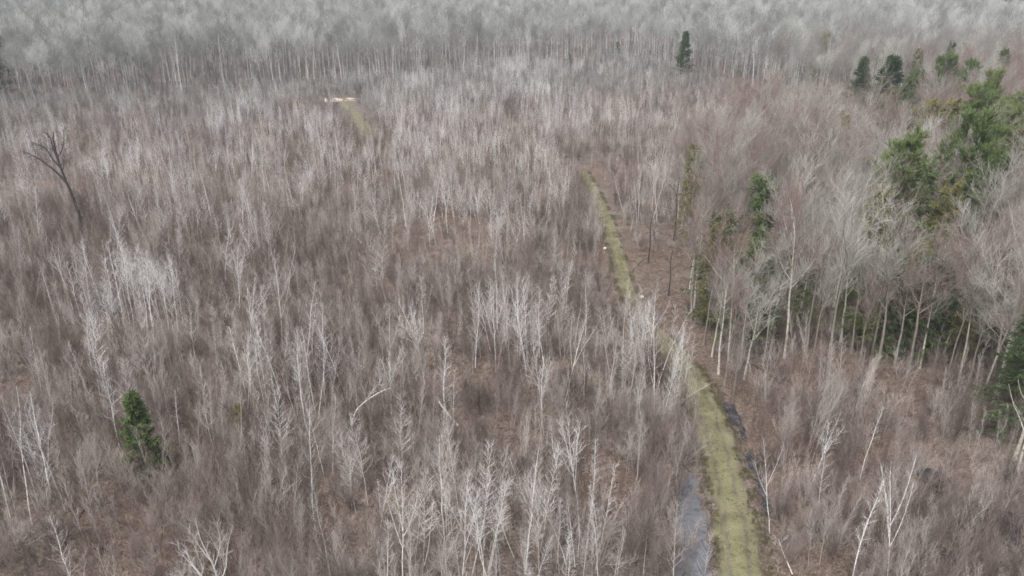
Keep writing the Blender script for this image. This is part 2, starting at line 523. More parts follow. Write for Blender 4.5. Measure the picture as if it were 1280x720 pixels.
def conifer(kind, g, h=None):
    T, C = Tubes(), Tubes()
    if kind == 'spruce':
        h = h or 8.0
        P, Rr = stem(h, .016 * h, .02, 6, .01, (0, 0), g)
        n = int(h * 9.5)
        B, BR = grow(P, Rr, n, .05, .99, lambda t: h * .28 * (1.02 - t) + .12, lambda t: 1.75 - .75 * t, 4, .4, .01, .30, .07, .35, g, .03)
        S, SR = grow(B, BR, 11, .12, 1, lambda t: (.55 - .25 * t) * h / 8, const(.75), 3, 1, .012, -.1, .1, .3, g, .02, .35)
        SR[:, 0], SR[:, 1] = .045, .055
        W, WR = grow(S, SR, 4, .1, .9, const(.28 * h / 8), const(.7), 2, 1, .012, .0, .1, .3, g, .04, .2)
        WR[:, 0] = .05
        m_ = M['spruce_needle']
    elif kind == 'pine':
        h = h or 15.0
        P, Rr = stem(h, .2, .03, 7, .02, (g.normal(0, .03), 0), g)
        n = int(h * 2.3)
        B, BR = grow(P, Rr, n, .22, .98, lambda t: h * (.33 * (1.04 - t) ** .75) + .3, lambda t: 1.5 - .75 * t, 5, .5, .015, .45, .10, .35, g, .07)
        BR *= 1
        S0, SR0 = grow(B, BR, 8, .38, 1, const(.075 * h), const(.6), 3, .6, .012, .30, .1, .3, g, .03, .35)
        S, SR = grow(S0, SR0, 6, .3, 1, const(.55), const(.6), 2, 1, .02, .6, .1, .3, g, .02)
        SR[:, 0] = .05
        W, WR = grow(S, SR, 6, .1, 1, const(.36), const(.6), 2, 1, .010, .4, .1, .3, g, .04)
        WR[:, 0] = .032
        T.add(S0, SR0, 3)
        m_ = M['pine_needle']
    else:                                                    # hemlock: a loose drooping cone, or a yellowing small one
        h = h or 10.0
        P, Rr = stem(h, .014 * h, .02, 6, .02, (g.normal(0, .03), 0), g)
        n = int(h * 7)
        B, BR = grow(P, Rr, n, .1, .99, lambda t: h * .27 * (1.05 - t) ** .7 + .2, lambda t: 1.6 - .6 * t, 4, .4, .01, -.15, .09, .3, g, .03)
        S, SR = grow(B, BR, 9, .2, 1, lambda t: (.7 - .25 * t) * h / 10, const(.75), 3, 1, .012, -.35, .1, .3, g, .02, .3)
        SR[:, 0], SR[:, 1] = .04, .05
        W, WR = grow(S, SR, 4, .1, 1, const(.3 * h / 10), const(.7), 2, 1, .012, -.2, .1, .3, g, .04, .2)
        WR[:, 0] = .045
        m_ = M['hemlock_needle'] if kind == 'hemlock' else M['olive_needle']
    P[0, 0, 2] = -.3
    T.add(P, Rr, 6)
    T.add(B, BR, 3)
    C.add(S, SR, 3).add(W, WR, 3)
    return {'trunk': T.mesh(kind + '_trunk', M['brown_log']), 'crown': C.mesh(kind + '_crown', m_)}, kind, h


# ------------------------------------------------------------------ things
def tag(o, label=None, cat=None, group=None, kind=None):
    for k_, v in (('label', label), ('category', cat), ('group', group), ('kind', kind)):
        if v:
            o[k_] = v
    return o


def link(name, me, parent=None, loc=None, rot=None, scl=None):
    o = bpy.data.objects.new(name, me)
    COL.objects.link(o)
    if parent is not None:
        o.parent = parent
    if loc is not None:
        o.location = loc
    if rot is not None:
        o.rotation_euler = rot
    if scl is not None:
        o.scale = scl
    return o


def plant(name, parts, x, y, rot, s, sz=None, tilt=(0, 0)):
    e = link(name, None, None, (x, y, float(height(np.array([x]), np.array([y]))[0]) - .02), (tilt[0], tilt[1], rot), (s, s, sz or s))
    e.empty_display_size = .5
    kids = {k_: link(k_, me, e) for k_, me in parts.items()}
    return e, kids


def copy_plant(src, kids, x, y, rot, s, sz, tilt):
    e = src.copy()
    COL.objects.link(e)
    e.location = (x, y, float(height(np.array([x]), np.array([y]))[0]) - .02)
    e.rotation_euler = (tilt[0], tilt[1], rot)
    e.scale = (s, s, sz)
    for o in kids.values():
        c_ = o.copy()
        COL.objects.link(c_)
        c_.parent = e
    return e


def mass(name, label, cat, pts, rot, scl, idx, sources, material):
    """what nobody could count: one object whose geometry nodes repeat the shapes of the plants in SOURCES"""
    me = bpy.data.meshes.new(name)
    me.vertices.add(len(pts))
    me.vertices.foreach_set('co', np.ascontiguousarray(pts, np.float32).ravel())
    for nm, ty, key, arr in (('rot', 'FLOAT_VECTOR', 'vector', rot), ('scl', 'FLOAT_VECTOR', 'vector', scl), ('idx', 'INT', 'value', idx)):
        a = me.attributes.new(nm, ty, 'POINT')
        a.data.foreach_set(key, np.ascontiguousarray(arr, np.int32 if ty == 'INT' else np.float32).ravel())
    me.materials.append(material)
    o = link(name, me)
    tag(o, label, cat, None, 'stuff')
    ng = bpy.data.node_groups.new(name, 'GeometryNodeTree')
    ng.interface.new_socket('Geometry', in_out='INPUT', socket_type='NodeSocketGeometry')
    ng.interface.new_socket('Geometry', in_out='OUTPUT', socket_type='NodeSocketGeometry')
    N, Lk = ng.nodes.new, ng.links.new
    gi, go = N('NodeGroupInput'), N('NodeGroupOutput')
    ip = N('GeometryNodeInstanceOnPoints')
    allj = N('GeometryNodeJoinGeometry')
    for objs in sources:
        ti = N('GeometryNodeGeometryToInstance')
        for ob in objs:
            oi = N('GeometryNodeObjectInfo')
            oi.transform_space = 'ORIGINAL'
            oi.inputs['Object'].default_value = ob
            Lk(oi.outputs['Geometry'], ti.inputs[0])
        Lk(ti.outputs[0], allj.inputs[0])
    at = {}
    for nm, ty in (('rot', 'FLOAT_VECTOR'), ('scl', 'FLOAT_VECTOR'), ('idx', 'INT')):
        at[nm] = N('GeometryNodeInputNamedAttribute')
        at[nm].data_type = ty
        at[nm].inputs['Name'].default_value = nm
    e2r = N('FunctionNodeEulerToRotation')
    Lk(at['rot'].outputs[0], e2r.inputs[0])
    Lk(gi.outputs[0], ip.inputs['Points'])
    Lk(allj.outputs[0], ip.inputs['Instance'])
    ip.inputs['Pick Instance'].default_value = True
    Lk(at['idx'].outputs[0], ip.inputs['Instance Index'])
    Lk(e2r.outputs[0], ip.inputs['Rotation'])
    Lk(at['scl'].outputs[0], ip.inputs['Scale'])
    Lk(ip.outputs[0], go.inputs[0])
    md = o.modifiers.new('repeat', 'NODES')
    md.node_group = ng
    return o


# ------------------------------------------------------------------ ground, trail, water
def axis(lo, hi, segs):
    out = [lo]
    for end, step in segs:
        while out[-1] < end - 1e-6:
            out.append(min(out[-1] + step, end))
    return np.array(out)


gx = np.concatenate([-axis(0, 2400, [(30, .5), (60, 1.5), (140, 5), (500, 15), (2400, 100)])[:0:-1],
                     axis(0, 2400, [(36, .4), (60, 1.2), (140, 5), (500, 15), (2400, 100)])])
gy = axis(-150, 3000, [(30, 12), (75, .45), (140, 1.2), (300, 5), (900, 15), (3000, 100)])
XX, YY = np.meshgrid(gx, gy)
ZZ = height(XX.ravel(), YY.ravel())
V = np.stack([XX.ravel(), YY.ravel(), ZZ], 1)
nx_, ny_ = len(gx), len(gy)
ii = np.arange(nx_ * ny_).reshape(ny_, nx_)
F = np.stack([ii[:-1, :-1], ii[:-1, 1:], ii[1:, 1:], ii[1:, :-1]], -1).reshape(-1, 4)
gm = quads('ground', V, F, M['floor'])
rust = np.zeros(len(V))
for a, b, r in RUST:
    rust = np.maximum(rust, .62 * np.exp(-((np.hypot(V[:, 0] - a, V[:, 1] - b) + (vnoise(V[:, 0], V[:, 1], 2.2, 71) - .5) * r * 1.2) / r) ** 2 * 1.3))
gm.attributes.new('rust', 'FLOAT', 'POINT').data.foreach_set('value', rust.astype(np.float32))
tag(link('ground', gm), 'brown leaf litter forest floor under the trees', None, None, 'structure')


def strip(name, line, half, material, rise=.03, cols=12, edge=.0, seed=0):
    d = np.gradient(line, axis=0)
    d /= np.linalg.norm(d, axis=1, keepdims=True)
    nrm = np.stack([d[:, 1], -d[:, 0]], 1)
    u = np.linspace(0, 1, cols)
    ragged = 1 + edge * (np.stack([vnoise(line[:, 0], line[:, 1], 1.6, seed), vnoise(line[:, 0], line[:, 1], 1.6, seed + 1)], 1) - .5)
    if name == 'trail':                                      # it narrows to a path farther on
        half = half * (1 - .36 * smooth01((line[:, 1:2] - 66) / 25))
    w = half * (-(1 - 2 * u)[None, :]) * np.where(u[None, :] < .5, ragged[:, :1], ragged[:, 1:])
    XY = line[:, None] + nrm[:, None] * w[..., None]
    z = height(XY[..., 0].ravel(), XY[..., 1].ravel()).reshape(w.shape) + rise
    z[:, 0] -= rise + .08
    z[:, -1] -= rise + .08
    V_ = np.concatenate([XY, z[..., None]], -1).reshape(-1, 3)
    i_ = np.arange(w.size).reshape(w.shape)
    F_ = np.stack([i_[:-1, :-1], i_[:-1, 1:], i_[1:, 1:], i_[1:, :-1]], -1).reshape(-1, 4)
    me = quads(name, V_, F_, material)
    uvl = me.uv_layers.new(name='UVMap')
    U = np.stack([np.tile(u, (len(line), 1)), np.tile(np.arange(len(line))[:, None] * .1, (1, cols))], -1).reshape(-1, 2)
    uvl.data.foreach_set('uv', U[F_.ravel()].astype(np.float32).ravel())
    return link(name, me)


def dense(line, step=.5):
    s = np.concatenate([[0], np.cumsum(np.linalg.norm(np.diff(line, axis=0), axis=1))])
    q = np.arange(0, s[-1], step)
    return np.stack([np.interp(q, s, line[:, 0]), np.interp(q, s, line[:, 1])], 1)


TD = dense(TRAIL)
tag(strip('trail', TD, HALF, M['trail'], .03, 14, .5, 21), 'grassy two rut trail through the brush', None, None, 'structure')
tag(strip('far_trail', dense(FAR_TRAIL, 1), 1.7, M['trail'], .05, 8, .4, 24), 'grassy end of the trail by the sand road', None, None, 'structure')
tag(strip('sand_road', dense(ROAD, 1), 2.6, M['sand'], .06, 8, .5, 27), 'pale sand road crossing at the far woods', None, None, 'structure')


def sheet(name, V_, material, label):
    V_ = np.asarray(V_, float)
    me = bpy.data.meshes.new(name)
    me.from_pydata([tuple(p) for p in V_], [], [tuple(range(len(V_)))])
    me.materials.append(material)
    return tag(link(name, me), label, None, None, 'structure')


near = TD[(TD[:, 1] < 68)]
dn = np.gradient(near, axis=0)
dn /= np.linalg.norm(dn, axis=1, keepdims=True)
nn = np.stack([dn[:, 1], -dn[:, 0]], 1)
for s_, lab in ((-1, 'grey ditch water along the left edge of the trail'), (1, 'dark ditch water along the right edge of the trail')):
    a_, b_ = near + nn * s_ * (HALF - .3), near + nn * s_ * (HALF + 3.4)
    pts_ = np.vstack([a_, b_[::-1]])
    sheet('ditch_water', np.c_[pts_, np.full(len(pts_), WATER_Z)], M['water' if s_ < 0 else 'dark_water'], lab)
for a_, b_, r_ in PUDDLES:
    th = np.linspace(0, 2 * math.pi, 24, endpoint=False)
    sheet('puddle', np.c_[a_ + r_ * 1.7 * np.cos(th), b_ + r_ * 1.7 * np.sin(th), np.full(24, WATER_Z - .004)], M['dark_water'], 'shallow puddle among the brush')

# ------------------------------------------------------------------ where things grow
RIGHT_STAND = [(838, 262), (852, 330), (868, 400), (890, 462), (925, 500), (985, 458), (1100, 464), (1150, 474), (1225, 508), (1262, 565),
               (1285, 620), (1500, 640), (1500, 142), (1180, 148), (1135, 162), (1100, 180), (1050, 192), (985, 208), (905, 222)]
FAR_WOODS = [(-400, 150), (-60, 140), (0, 133), (120, 128), (240, 118), (340, 110), (395, 108), (460, 106), (550, 96), (700, 86), (790, 80), (845, 86), (870, 97),
             (960, 118), (1040, 139), (1500, 141), (2600, 141), (2600, -35), (-1400, -35), (-1400, 150)]
SIDE_VIEW = [(418, 120), (452, 120), (478, 170), (500, 222), (440, 215), (420, 160)]
YOUNG = [(880, 165), (1040, 142), (1180, 148), (1135, 162), (1100, 180), (1050, 192), (985, 208), (905, 222), (838, 262), (850, 215)]
DROWS = [100, 125, 150, 180, 220, 260, 300, 340, 380, 420, 460, 500, 540, 580, 620, 660, 700, 760]
DENS = np.array([
    [0, 0, 0, 0, 0, 1, 3, 4, 5, 3, 2, 1, 0, 0, 0, 0, 0],
    [0, 0, 0, 0, 2, 3, 5, 6, 6, 4, 3, 2, 1, 0, 0, 0, 0],
    [0, 1, 2, 3, 6, 6, 7, 8, 8, 7, 5, 3, 2, 0, 0, 0, 0],
    [2, 3, 3, 5, 8, 8, 6, 8, 8, 7, 6, 4, 3, 0, 0, 0, 0],
    [5, 5, 5, 6, 7, 6, 4, 6, 7, 5, 6, 5, 2, 0, 0, 0, 0],
    [5, 4, 4, 5, 3, 4, 3, 5, 5, 3, 6, 3, 0, 0, 0, 0, 0],
    [3, 4, 4, 4, 4, 2, 2, 3, 3, 2, 3, 0, 0, 0, 0, 0, 0],
    [2, 2, 3, 2, 3, 1, 1, 1, 2, 2, 0, 0, 0, 0, 0, 0, 0],
    [1, 3, 4, 3, 2, 2, 1, 1, 2, 2, 0, 0, 0, 0, 0, 0, 0],
    [1, 1, 6, 5, 2, 3, 3, 2, 4, 4, 1, 0, 0, 0, 0, 0, 0],
    [2, 3, 3, 3, 4, 6, 5, 4, 6, 6, 4, 0, 0, 0, 0, 0, 0],
    [3, 3, 3, 5, 5, 6, 5, 3, 7, 6, 4, 0, 0, 0, 0, 0, 0],
    [3, 3, 2, 6, 5, 4, 3, 3, 6, 5, 4, 0, .5, .7, .4, .3, 0],
    [4, 3, 1, 5, 4, 3, 3, 3, 4, 4, 3, 0, 1, 1, .6, .4, .2],
    [5, 4, 0, 1, 1, 2, 4, 4, 4, 4, 3, 0, 1, 1, .5, .3, .2],
    [3, 1, 0, 0, 0, 2, 5, 5, 5, 5, 4, 0, 1, 1.3, .5, .3, .2],
    [1, 0, 0, 0, 0, 3, 5, 5, 5, 5, 4, 0, 1.6, 1.8, 1.3, .3, .2],
    [1, .3, .3, 0, 0, 3, 5, 5, 5, 5, 4, 0, 2, 2, 1.5, .4, .2]], float)


def table(px, py):
    fx = np.clip(px / 80, 0, 15.999)
    fy = np.clip(np.interp(py, DROWS, np.arange(len(DROWS))), 0, len(DROWS) - 1.001)
    i, j = np.floor(fx).astype(int), np.floor(fy).astype(int)
    a, b = fx - i, fy - j
    return (DENS[j, i] * (1 - a) + DENS[j, i + 1] * a) * (1 - b) + (DENS[j + 1, i] * (1 - a) + DENS[j + 1, i + 1] * a) * b


def scatter(cell, ymax, g, pxlo=-160, pxhi=1440, pyhi=800):
    """jittered points over the ground in and just round the picture"""
    W = ymax * .85 + 30
    xs = np.arange(-W, W, cell)
    ys = np.arange(34, ymax, cell)
    x, y = np.meshgrid(xs, ys)
    x, y = x.ravel() + g.uniform(-.5, .5, x.size) * cell, y.ravel() + g.uniform(-.5, .5, x.size) * cell
    px, py, d = picture_at(x, y)
    k = (px > pxlo) & (px < pxhi) & (py < pyhi)
    return x[k], y[k], px[k], py[k], d[k]


def clear_of_ways(x, y, m_trail, m_far=3.2):
    ok = np.ones(len(x), bool)
    nr = (y < 200) & (np.abs(x) < 80)
    lat = np.full(len(x), 99.0)
    lat[nr] = off_line(x[nr], y[nr], TRAIL)
    mt = np.where(lat > 0, m_trail, m_trail * .85)
    ok &= np.abs(lat) > mt
    fr = y > 150
    l2 = np.full(len(x), 99.0)
    l2[fr] = np.minimum(np.abs(off_line(x[fr], y[fr], FAR_TRAIL)), np.abs(off_line(x[fr], y[fr], ROAD)) - .8)
    ok &= l2 > m_far
    return ok, lat


g = np.random.default_rng(5)
# aspens
x, y, px, py, d = scatter(1.25, 320, g)
dens = (table(px, py) / 5) ** 2.1 * 5 * .080 * 1.25 ** 2
clump = vnoise(x, y, 7, 31) * .65 + vnoise(x, y, 2.6, 32) * .35
dens *= np.clip((clump - .40) * 6.5, 0.04, 3.0)
ok, lat = clear_of_ways(x, y, 3.0)
ok &= ~((lat < 0) & (lat > -4.6) & (y > 92))
dens = np.where(inside(px, py, SIDE_VIEW), dens * .05, dens)
dens = np.where(inside(px, py, [(50, 240), (118, 240), (150, 372), (70, 372)]), 0, dens)
wet = height(x, y) < WATER_Z + .02
k = (g.uniform(0, 1, len(x)) < dens) & ok & ~wet & ~inside(px, py, FAR_WOODS) & ~inside(px, py, RIGHT_STAND)
AS = np.stack([x, y, px, py, d], 1)[k]
# trees seen one by one in the photograph, by the foot of the trunk
NAMED_ASPENS = [(82, 640, 1.05), (40, 655, 1.0), (62, 610, .95), (120, 412, .85), (204, 408, .9), (205, 330, .8), (150, 560, 1.0), (275, 590, 1.0), (300, 595, .95),
                (355, 600, .95), (392, 650, .8), (470, 690, .8), (527, 720, .9), (570, 640, .85), (605, 690, .9), (673, 700, 1.1), (738, 650, .8), (790, 640, .85),
                (745, 715, .8), (700, 640, .8), (607, 740, .9), (560, 750, 1.0), (842, 775, .8), (1012, 605, .7), (1020, 650, .75), (1075, 600, .7), (962, 665, .7),
                (1062, 735, .8), (1110, 745, .8), (100, 760, .8), (505, 600, .9), (445, 640, .8), (880, 745, .65),
                (788, 462, .8), (800, 476, .85), (811, 468, .75), (822, 485, .85), (834, 492, .8), (845, 500, .75), (826, 470, .7), (806, 492, .9), (838, 478, .7), (850, 486, .6),
                (815, 500, .8), (795, 448, .75), (778, 440, .8), (832, 508, .8), (783, 490, .85), (770, 470, .8), (812, 455, .7), (843, 470, .55),
                (836, 520, .85), (846, 516, .75), (856, 520, .7), (850, 530, .8), (828, 530, .8), (840, 538, .75), (818, 520, .85), (893, 800, .62), (936, 815, .6)]
NA = np.array([(*[float(q) for q in ground_at(a, b_)], a, b_, picture_at(*ground_at(a, b_))[2], s) for a, b_, s in NAMED_ASPENS])
ax = np.concatenate([AS, NA[:, :5]])
asz = np.concatenate([(.34 + .58 * g.uniform(0, 1, len(AS)) ** 1.3) * np.where(AS[:, 2] > 930, .75, 1) * np.where(AS[:, 1] > 120, .86, 1), NA[:, 5] * .92])

# evergreens: kind, picture point, height, label, width, shape; "top" when the point is the tip and not the foot
EVERGREENS = [
    ('spruce', 186, 597, 7.6, 'lone dark green spruce standing among the aspens of the lower left', 1.12, 0, ''),
    ('spruce', 853, 99, 15.5, 'tall dark spruce alone at the far corner of the clearing', 1.1, 1, ''),
    ('spruce', 1070, 142, 15, 'dark broad evergreen, left of the touching pair behind the clearing', 1.25, 2, ''),
    ('spruce', 1104, 148, 16, 'dark broad evergreen, right of the touching pair behind the clearing', 1.65, 3, ''),
    ('pine', 1185, 76, 18, 'dull green pine, left of the two beyond the right stand', 1.1, 1, 'top'),
    ('pine', 1212, 84, 17, 'dull green pine, right of the two beyond the right stand', 1.0, 2, 'top'),
    ('pine', 1112, 120, 16, 'narrow blue-green pine in front of the dark evergreen pair', .75, 2, 'top'),
    ('pine', 1134, 178, 18, 'bright yellow-green pine nearest the middle of the right stand', 1.05, 0, 'top'),
    ('pine', 1216, 150, 19, 'tall bright green pine with layered limbs in the right stand', 1.05, 1, 'top'),
    ('pine', 1229, 116, 18, 'light green pine behind the tall layered pine', 1.1, 2, 'top'),
    ('pine', 1266, 138, 17, 'light green pine at the right edge beyond the tall layered pine', 1.1, 0, 'top'),
    ('hemlock', 1248, 134, 17, 'dark hemlock between the light pines near the right edge', .9, 1, 'top'),
    ('olive', 1152, 132, 16, 'small olive evergreen between the dark pair and the pines', 1.0, 0, 'top'),
    ('olive', 1172, 126, 16, 'olive evergreen just below the dull green pines', 1.0, 1, 'top'),
    ('olive', 1058, 142, 15, 'small ochre-green evergreen at the left side of the right stand', .8, 0, 'top'),
    ('olive', 1032, 146, 14, 'faint ochre evergreen left of the small ochre-green one', .7, 1, 'top'),
    ('olive', 958, 186, 8, 'small olive evergreen at the clearing edge above the right stand', .9, 0, 'top'),
    ('olive', 1031, 42, 17, 'olive far evergreen above the front row of pale trunks', .9, 2, 'top'),
    ('olive', 1151, 62, 17, 'small far olive evergreen above the dark pair', .7, 2, 'top'),
    ('hemlock', 1188, 54, 18, 'narrow far evergreen above the dull green pines', .6, 1, 'top'),
    ('hemlock', 1259, 62, 17, 'dull far evergreen near the right edge above the pines', .7, 2, 'top'),
    ('hemlock', 712, 90, 7, 'tiny dark evergreen on the far clearing edge', .9, 1, ''),
    ('hemlock', 771, 84, 9, 'small dark evergreen in the far woods left of the corner spruce', .8, 0, ''),
    ('hemlock', 2, 128, 17, 'dark evergreen at the left edge of the far woods', .9, 0, ''),
    ('hemlock', 10, 108, 17, 'dark evergreen behind the one at the left edge', .7, 2, ''),
    ('hemlock', 893, 395, 12.5, 'dark understory hemlock at the left end of the right stand', 1.15, 0, ''),
    ('olive', 900, 284, 12, 'olive hemlock top showing above the left end hemlock', .75, 1, 'top'),
    ('olive', 870, 186, 14, 'faint olive evergreen by the clearing left of the right stand', .7, 2, 'top'),
    ('hemlock', 938, 430, 12.5, 'dark hemlock behind the second pale trunk of the right stand', 1.0, 2, ''),
    ('hemlock', 943, 370, 15, 'dark hemlock deep behind the left end of the right stand', 1.0, 1, ''),
    ('hemlock', 1085, 440, 11, 'dark hemlock behind the middle trunks of the right stand', 1.2, 1, ''),
    ('hemlock', 1110, 445, 7.5, 'low dark hemlock beside the twin pale trunks', 1.2, 0, ''),
    ('hemlock', 1148, 450, 11.5, 'dark hemlock behind the slanting pale trunk of the right stand', 1.1, 2, ''),
    ('olive', 1193, 455, 7.5, 'olive hemlock low under the right hardwoods', 1.1, 1, ''),
    ('hemlock', 1262, 545, 11, 'large dark hemlock at the right edge above the puddle', 1.25, 0, ''),
    ('hemlock', 1290, 510, 11, 'dark hemlock cut by the right edge', 1.2, 2, ''),
    ('hemlock', 1255, 455, 8, 'dark hemlock behind the large one at the right edge', 1.1, 1, ''),
    ('hemlock', 1140, 98, 17, 'dark evergreen behind and right of the dark pair', 1.0, 0, 'top'),
    ('pine', 1240, 96, 18, 'dull pine right of the two dull green pines', .9, 1, 'top'),
    ('hemlock', 1275, 118, 17, 'dark evergreen top at the right edge above the light pines', 1.0, 2, 'top'),
    ('olive', 1196, 128, 16, 'olive evergreen between the tall layered pine and the dull pines', 1.0, 2, 'top'),
    ('pine', 1248, 168, 16, 'green pine low at the right of the tall layered pine', .9, 2, 'top'),
    ('olive', 1090, 200, 13, 'ochre-green evergreen left of the bright yellow-green pine', .7, 1, 'top'),
    ('olive', 1276, 160, 16, 'olive evergreen cut by the right edge beside the light pine', 1.0, 0, 'top'),
    ('hemlock', 1000, 425, 8, 'dark hemlock low behind the pale trunks at the left of the stand', 1.0, 2, ''),
    ('hemlock', 1062, 425, 8.5, 'small hemlock behind the twin trunks of the right stand', 1.0, 0, ''),
    ('olive', 1128, 428, 11, 'olive hemlock between the middle trunks of the right stand', 1.0, 2, ''),
    ('hemlock', 1172, 440, 8.5, 'hemlock right of the slanting pale trunk', 1.0, 1, ''),
    ('olive', 1225, 445, 12, 'olive hemlock behind the right end trunks of the stand', 1.0, 0, ''),
    ('olive', 880, 345, 9, 'olive hemlock at the trail end of the right stand', .9, 2, ''),
    ('hemlock', 1092, 168, 13, 'dull hemlock in the brown crowns below the dark pair', .8, 0, 'top'),
    ('olive', 1072, 182, 13, 'ochre evergreen top left of the dull hemlock below the dark pair', .7, 2, 'top'),
    ('hemlock', 1168, 205, 16, 'dark hemlock right of the bright yellow-green pine', .8, 1, 'top'),
    ('olive', 1098, 238, 14, 'olive evergreen low left of the bright yellow-green pine', .8, 1, 'top'),
    ('hemlock', 1262, 196, 16, 'dark hemlock near the right edge below the light pines', .8, 2, 'top'),
    ('olive', 1188, 232, 15, 'olive evergreen in front of the tall layered pine', .8, 0, 'top'),
    ('olive', 1002, 226, 13, 'olive evergreen among grey crowns left of the pines', .7, 0, 'top'),
    ('hemlock', 942, 302, 12, 'dark green hemlock among the grey crowns of the trail end', 1.0, 0, 'top'),
    ('hemlock', 1150, 88, 17, 'dark evergreen just left of the two dull green pines', .8, 0, 'top'),
    ('olive', 305, 553, 3.8, 'small thin evergreen hidden among aspens right of the spruce', .8, 0, '')]
EG = [(*[float(q) for q in ground_at(e[1], e[2], e[3] if e[7] else 0)], e[3]) for e in EVERGREENS]

# hardwoods
x, y, px, py, d = scatter(2.7, 700, g, -120, 1400)
far, rt = inside(px, py, FAR_WOODS), inside(px, py, RIGHT_STAND)
ok, lat = clear_of_ways(x, y, 4, 5)
yg = inside(px, py, YOUNG)
k = (far | rt | yg) & ok & (g.uniform(0, 1, len(x)) < np.where(rt, np.where(y < 140, .92, .66), np.where(yg, .42, np.where(y < 340, .6, np.where(y < 480, .3, .26)))))
keep = g.uniform(0, 1, len(x))
for (a, b_, h_), e_ in zip(EG, EVERGREENS):                 # evergreens stand in gaps of their own
    if e_[0] == 'spruce' and h_ > 12:
        side = np.abs((x - a) - (y - b_) * a / b_)
        k &= ~((side < .30 * h_ * e_[5]) & (y - b_ > -60) & (y - b_ < 3))
    elif h_ > 13.5:
        side = np.abs((x - a) - (y - b_) * a / b_)
        fir = e_[0] == 'pine'
        k &= ~((side < (.18 if fir else .17) * h_) & (y - b_ > -h_ * (1.35 if fir else 1.3)) & (y - b_ < 2.0) & (keep > (.08 if fir else .12)))
    k &= np.hypot(x - a, y - b_) > 2.2
FRONT = [(864, 402, .8), (915, 500, .45), (980, 450, .95), (960, 428, .85), (1034, 457, .98), (1050, 430, .85), (1064, 442, .8), (1088, 452, .9), (1097, 459, .95), (1134, 467, 1.0),
         (1166, 450, .95), (1225, 502, 1.0), (1200, 470, .85), (1258, 528, .8), (1268, 575, .9), (1264, 618, .85), (1008, 440, .8), (945, 446, .7), (898, 470, .7), (880, 430, .75), (905, 484, .6), (930, 476, .65), (955, 452, .8), (890, 445, .7), (868, 385, .75), (862, 362, .7), (910, 452, .8), (925, 462, .7),
         (1015, 452, .7), (1075, 455, .7), (1118, 455, .75), (1150, 460, .7), (1183, 470, .8), (1210, 485, .7), (1240, 505, .7)]
FR = np.array([(*[float(q) for q in ground_at(a, b_)], a, b_, picture_at(*ground_at(a, b_))[2], s_) for a, b_, s_ in FRONT])
for r_ in FR:
    k &= np.hypot(x - r_[0], y - r_[1]) > 2.0
k &= ~(rt & (py > 452) & (px < 1215))
HW = np.concatenate([np.stack([x, y, px, py, d, far], 1)[k], np.c_[FR[:, :5], np.zeros(len(FR))]])
hsz = np.concatenate([np.where(yg[k], g.uniform(.3, .55, int(k.sum())), g.uniform(.66, 1.12, int(k.sum()))), FR[:, 5]])

# bushes
bx = []
for cell, y0, y1, keep in ((.86, 0, 75, .95), (1.1, 75, 130, .95), (1.65, 130, 420, .95)):
    x, y, px, py, d = scatter(cell, y1, g)
    ok, lat = clear_of_ways(x, y, np.where((y > 72) & (y < 86), 1.5, np.where(y >= 86, 2.5, 2.7)), 3.0)
    ok &= ~((lat < 0) & (lat > -4.2) & (y < 53) & (g.uniform(0, 1, len(x)) < .75))
    p = keep * np.clip(-.25 + 2.1 * (vnoise(x, y, 9, 41) * .6 + vnoise(x, y, 3, 42) * .4), .2, 1)
    p = np.where(inside(px, py, RIGHT_STAND), p * .45, p)
    p = np.where(inside(px, py, [(800, 240), (850, 240), (872, 400), (915, 490), (870, 475), (800, 395), (775, 330)]), p * .22, p)
    z = height(x, y)
    p = np.where(z < WATER_Z - .03, np.where(lat > 0, .35, .10), p)
    for a, b, r in RUST:
        p = p * (1 - .7 * np.exp(-(np.hypot(x - a, (y - b)) / r) ** 2 * 1.2))
    fw = inside(px, py, FAR_WOODS)
    p = np.where(fw, .16 * (y < 420), p)
    k = (y > y0) & ok & (g.uniform(0, 1, len(x)) < p)
    bx.append(np.stack([x, y, px, py, d], 1)[k])
BX = np.concatenate(bx)
print('aspens', len(ax), 'hardwoods', len(HW), 'bushes', len(BX))


def in_frame(a, h):
    tx, ty, _ = picture_at(a[:, 0], a[:, 1], h)
    return (a[:, 2] > 3) & (a[:, 2] < 1277) & (ty < 700) & (tx > 3) & (tx < 1277)


ORD = ['', 'first', 'second', 'third', 'fourth', 'fifth', 'sixth', 'seventh', 'eighth', 'ninth', 'tenth', 'eleventh', 'twelfth', 'thirteenth', 'fourteenth', 'fifteenth',
       'sixteenth', 'seventeenth', 'eighteenth', 'nineteenth', 'twentieth', 'twenty-first', 'twenty-second', 'twenty-third', 'twenty-fourth', 'twenty-fifth', 'twenty-sixth',
       'twenty-seventh', 'twenty-eighth', 'twenty-ninth', 'thirtieth']


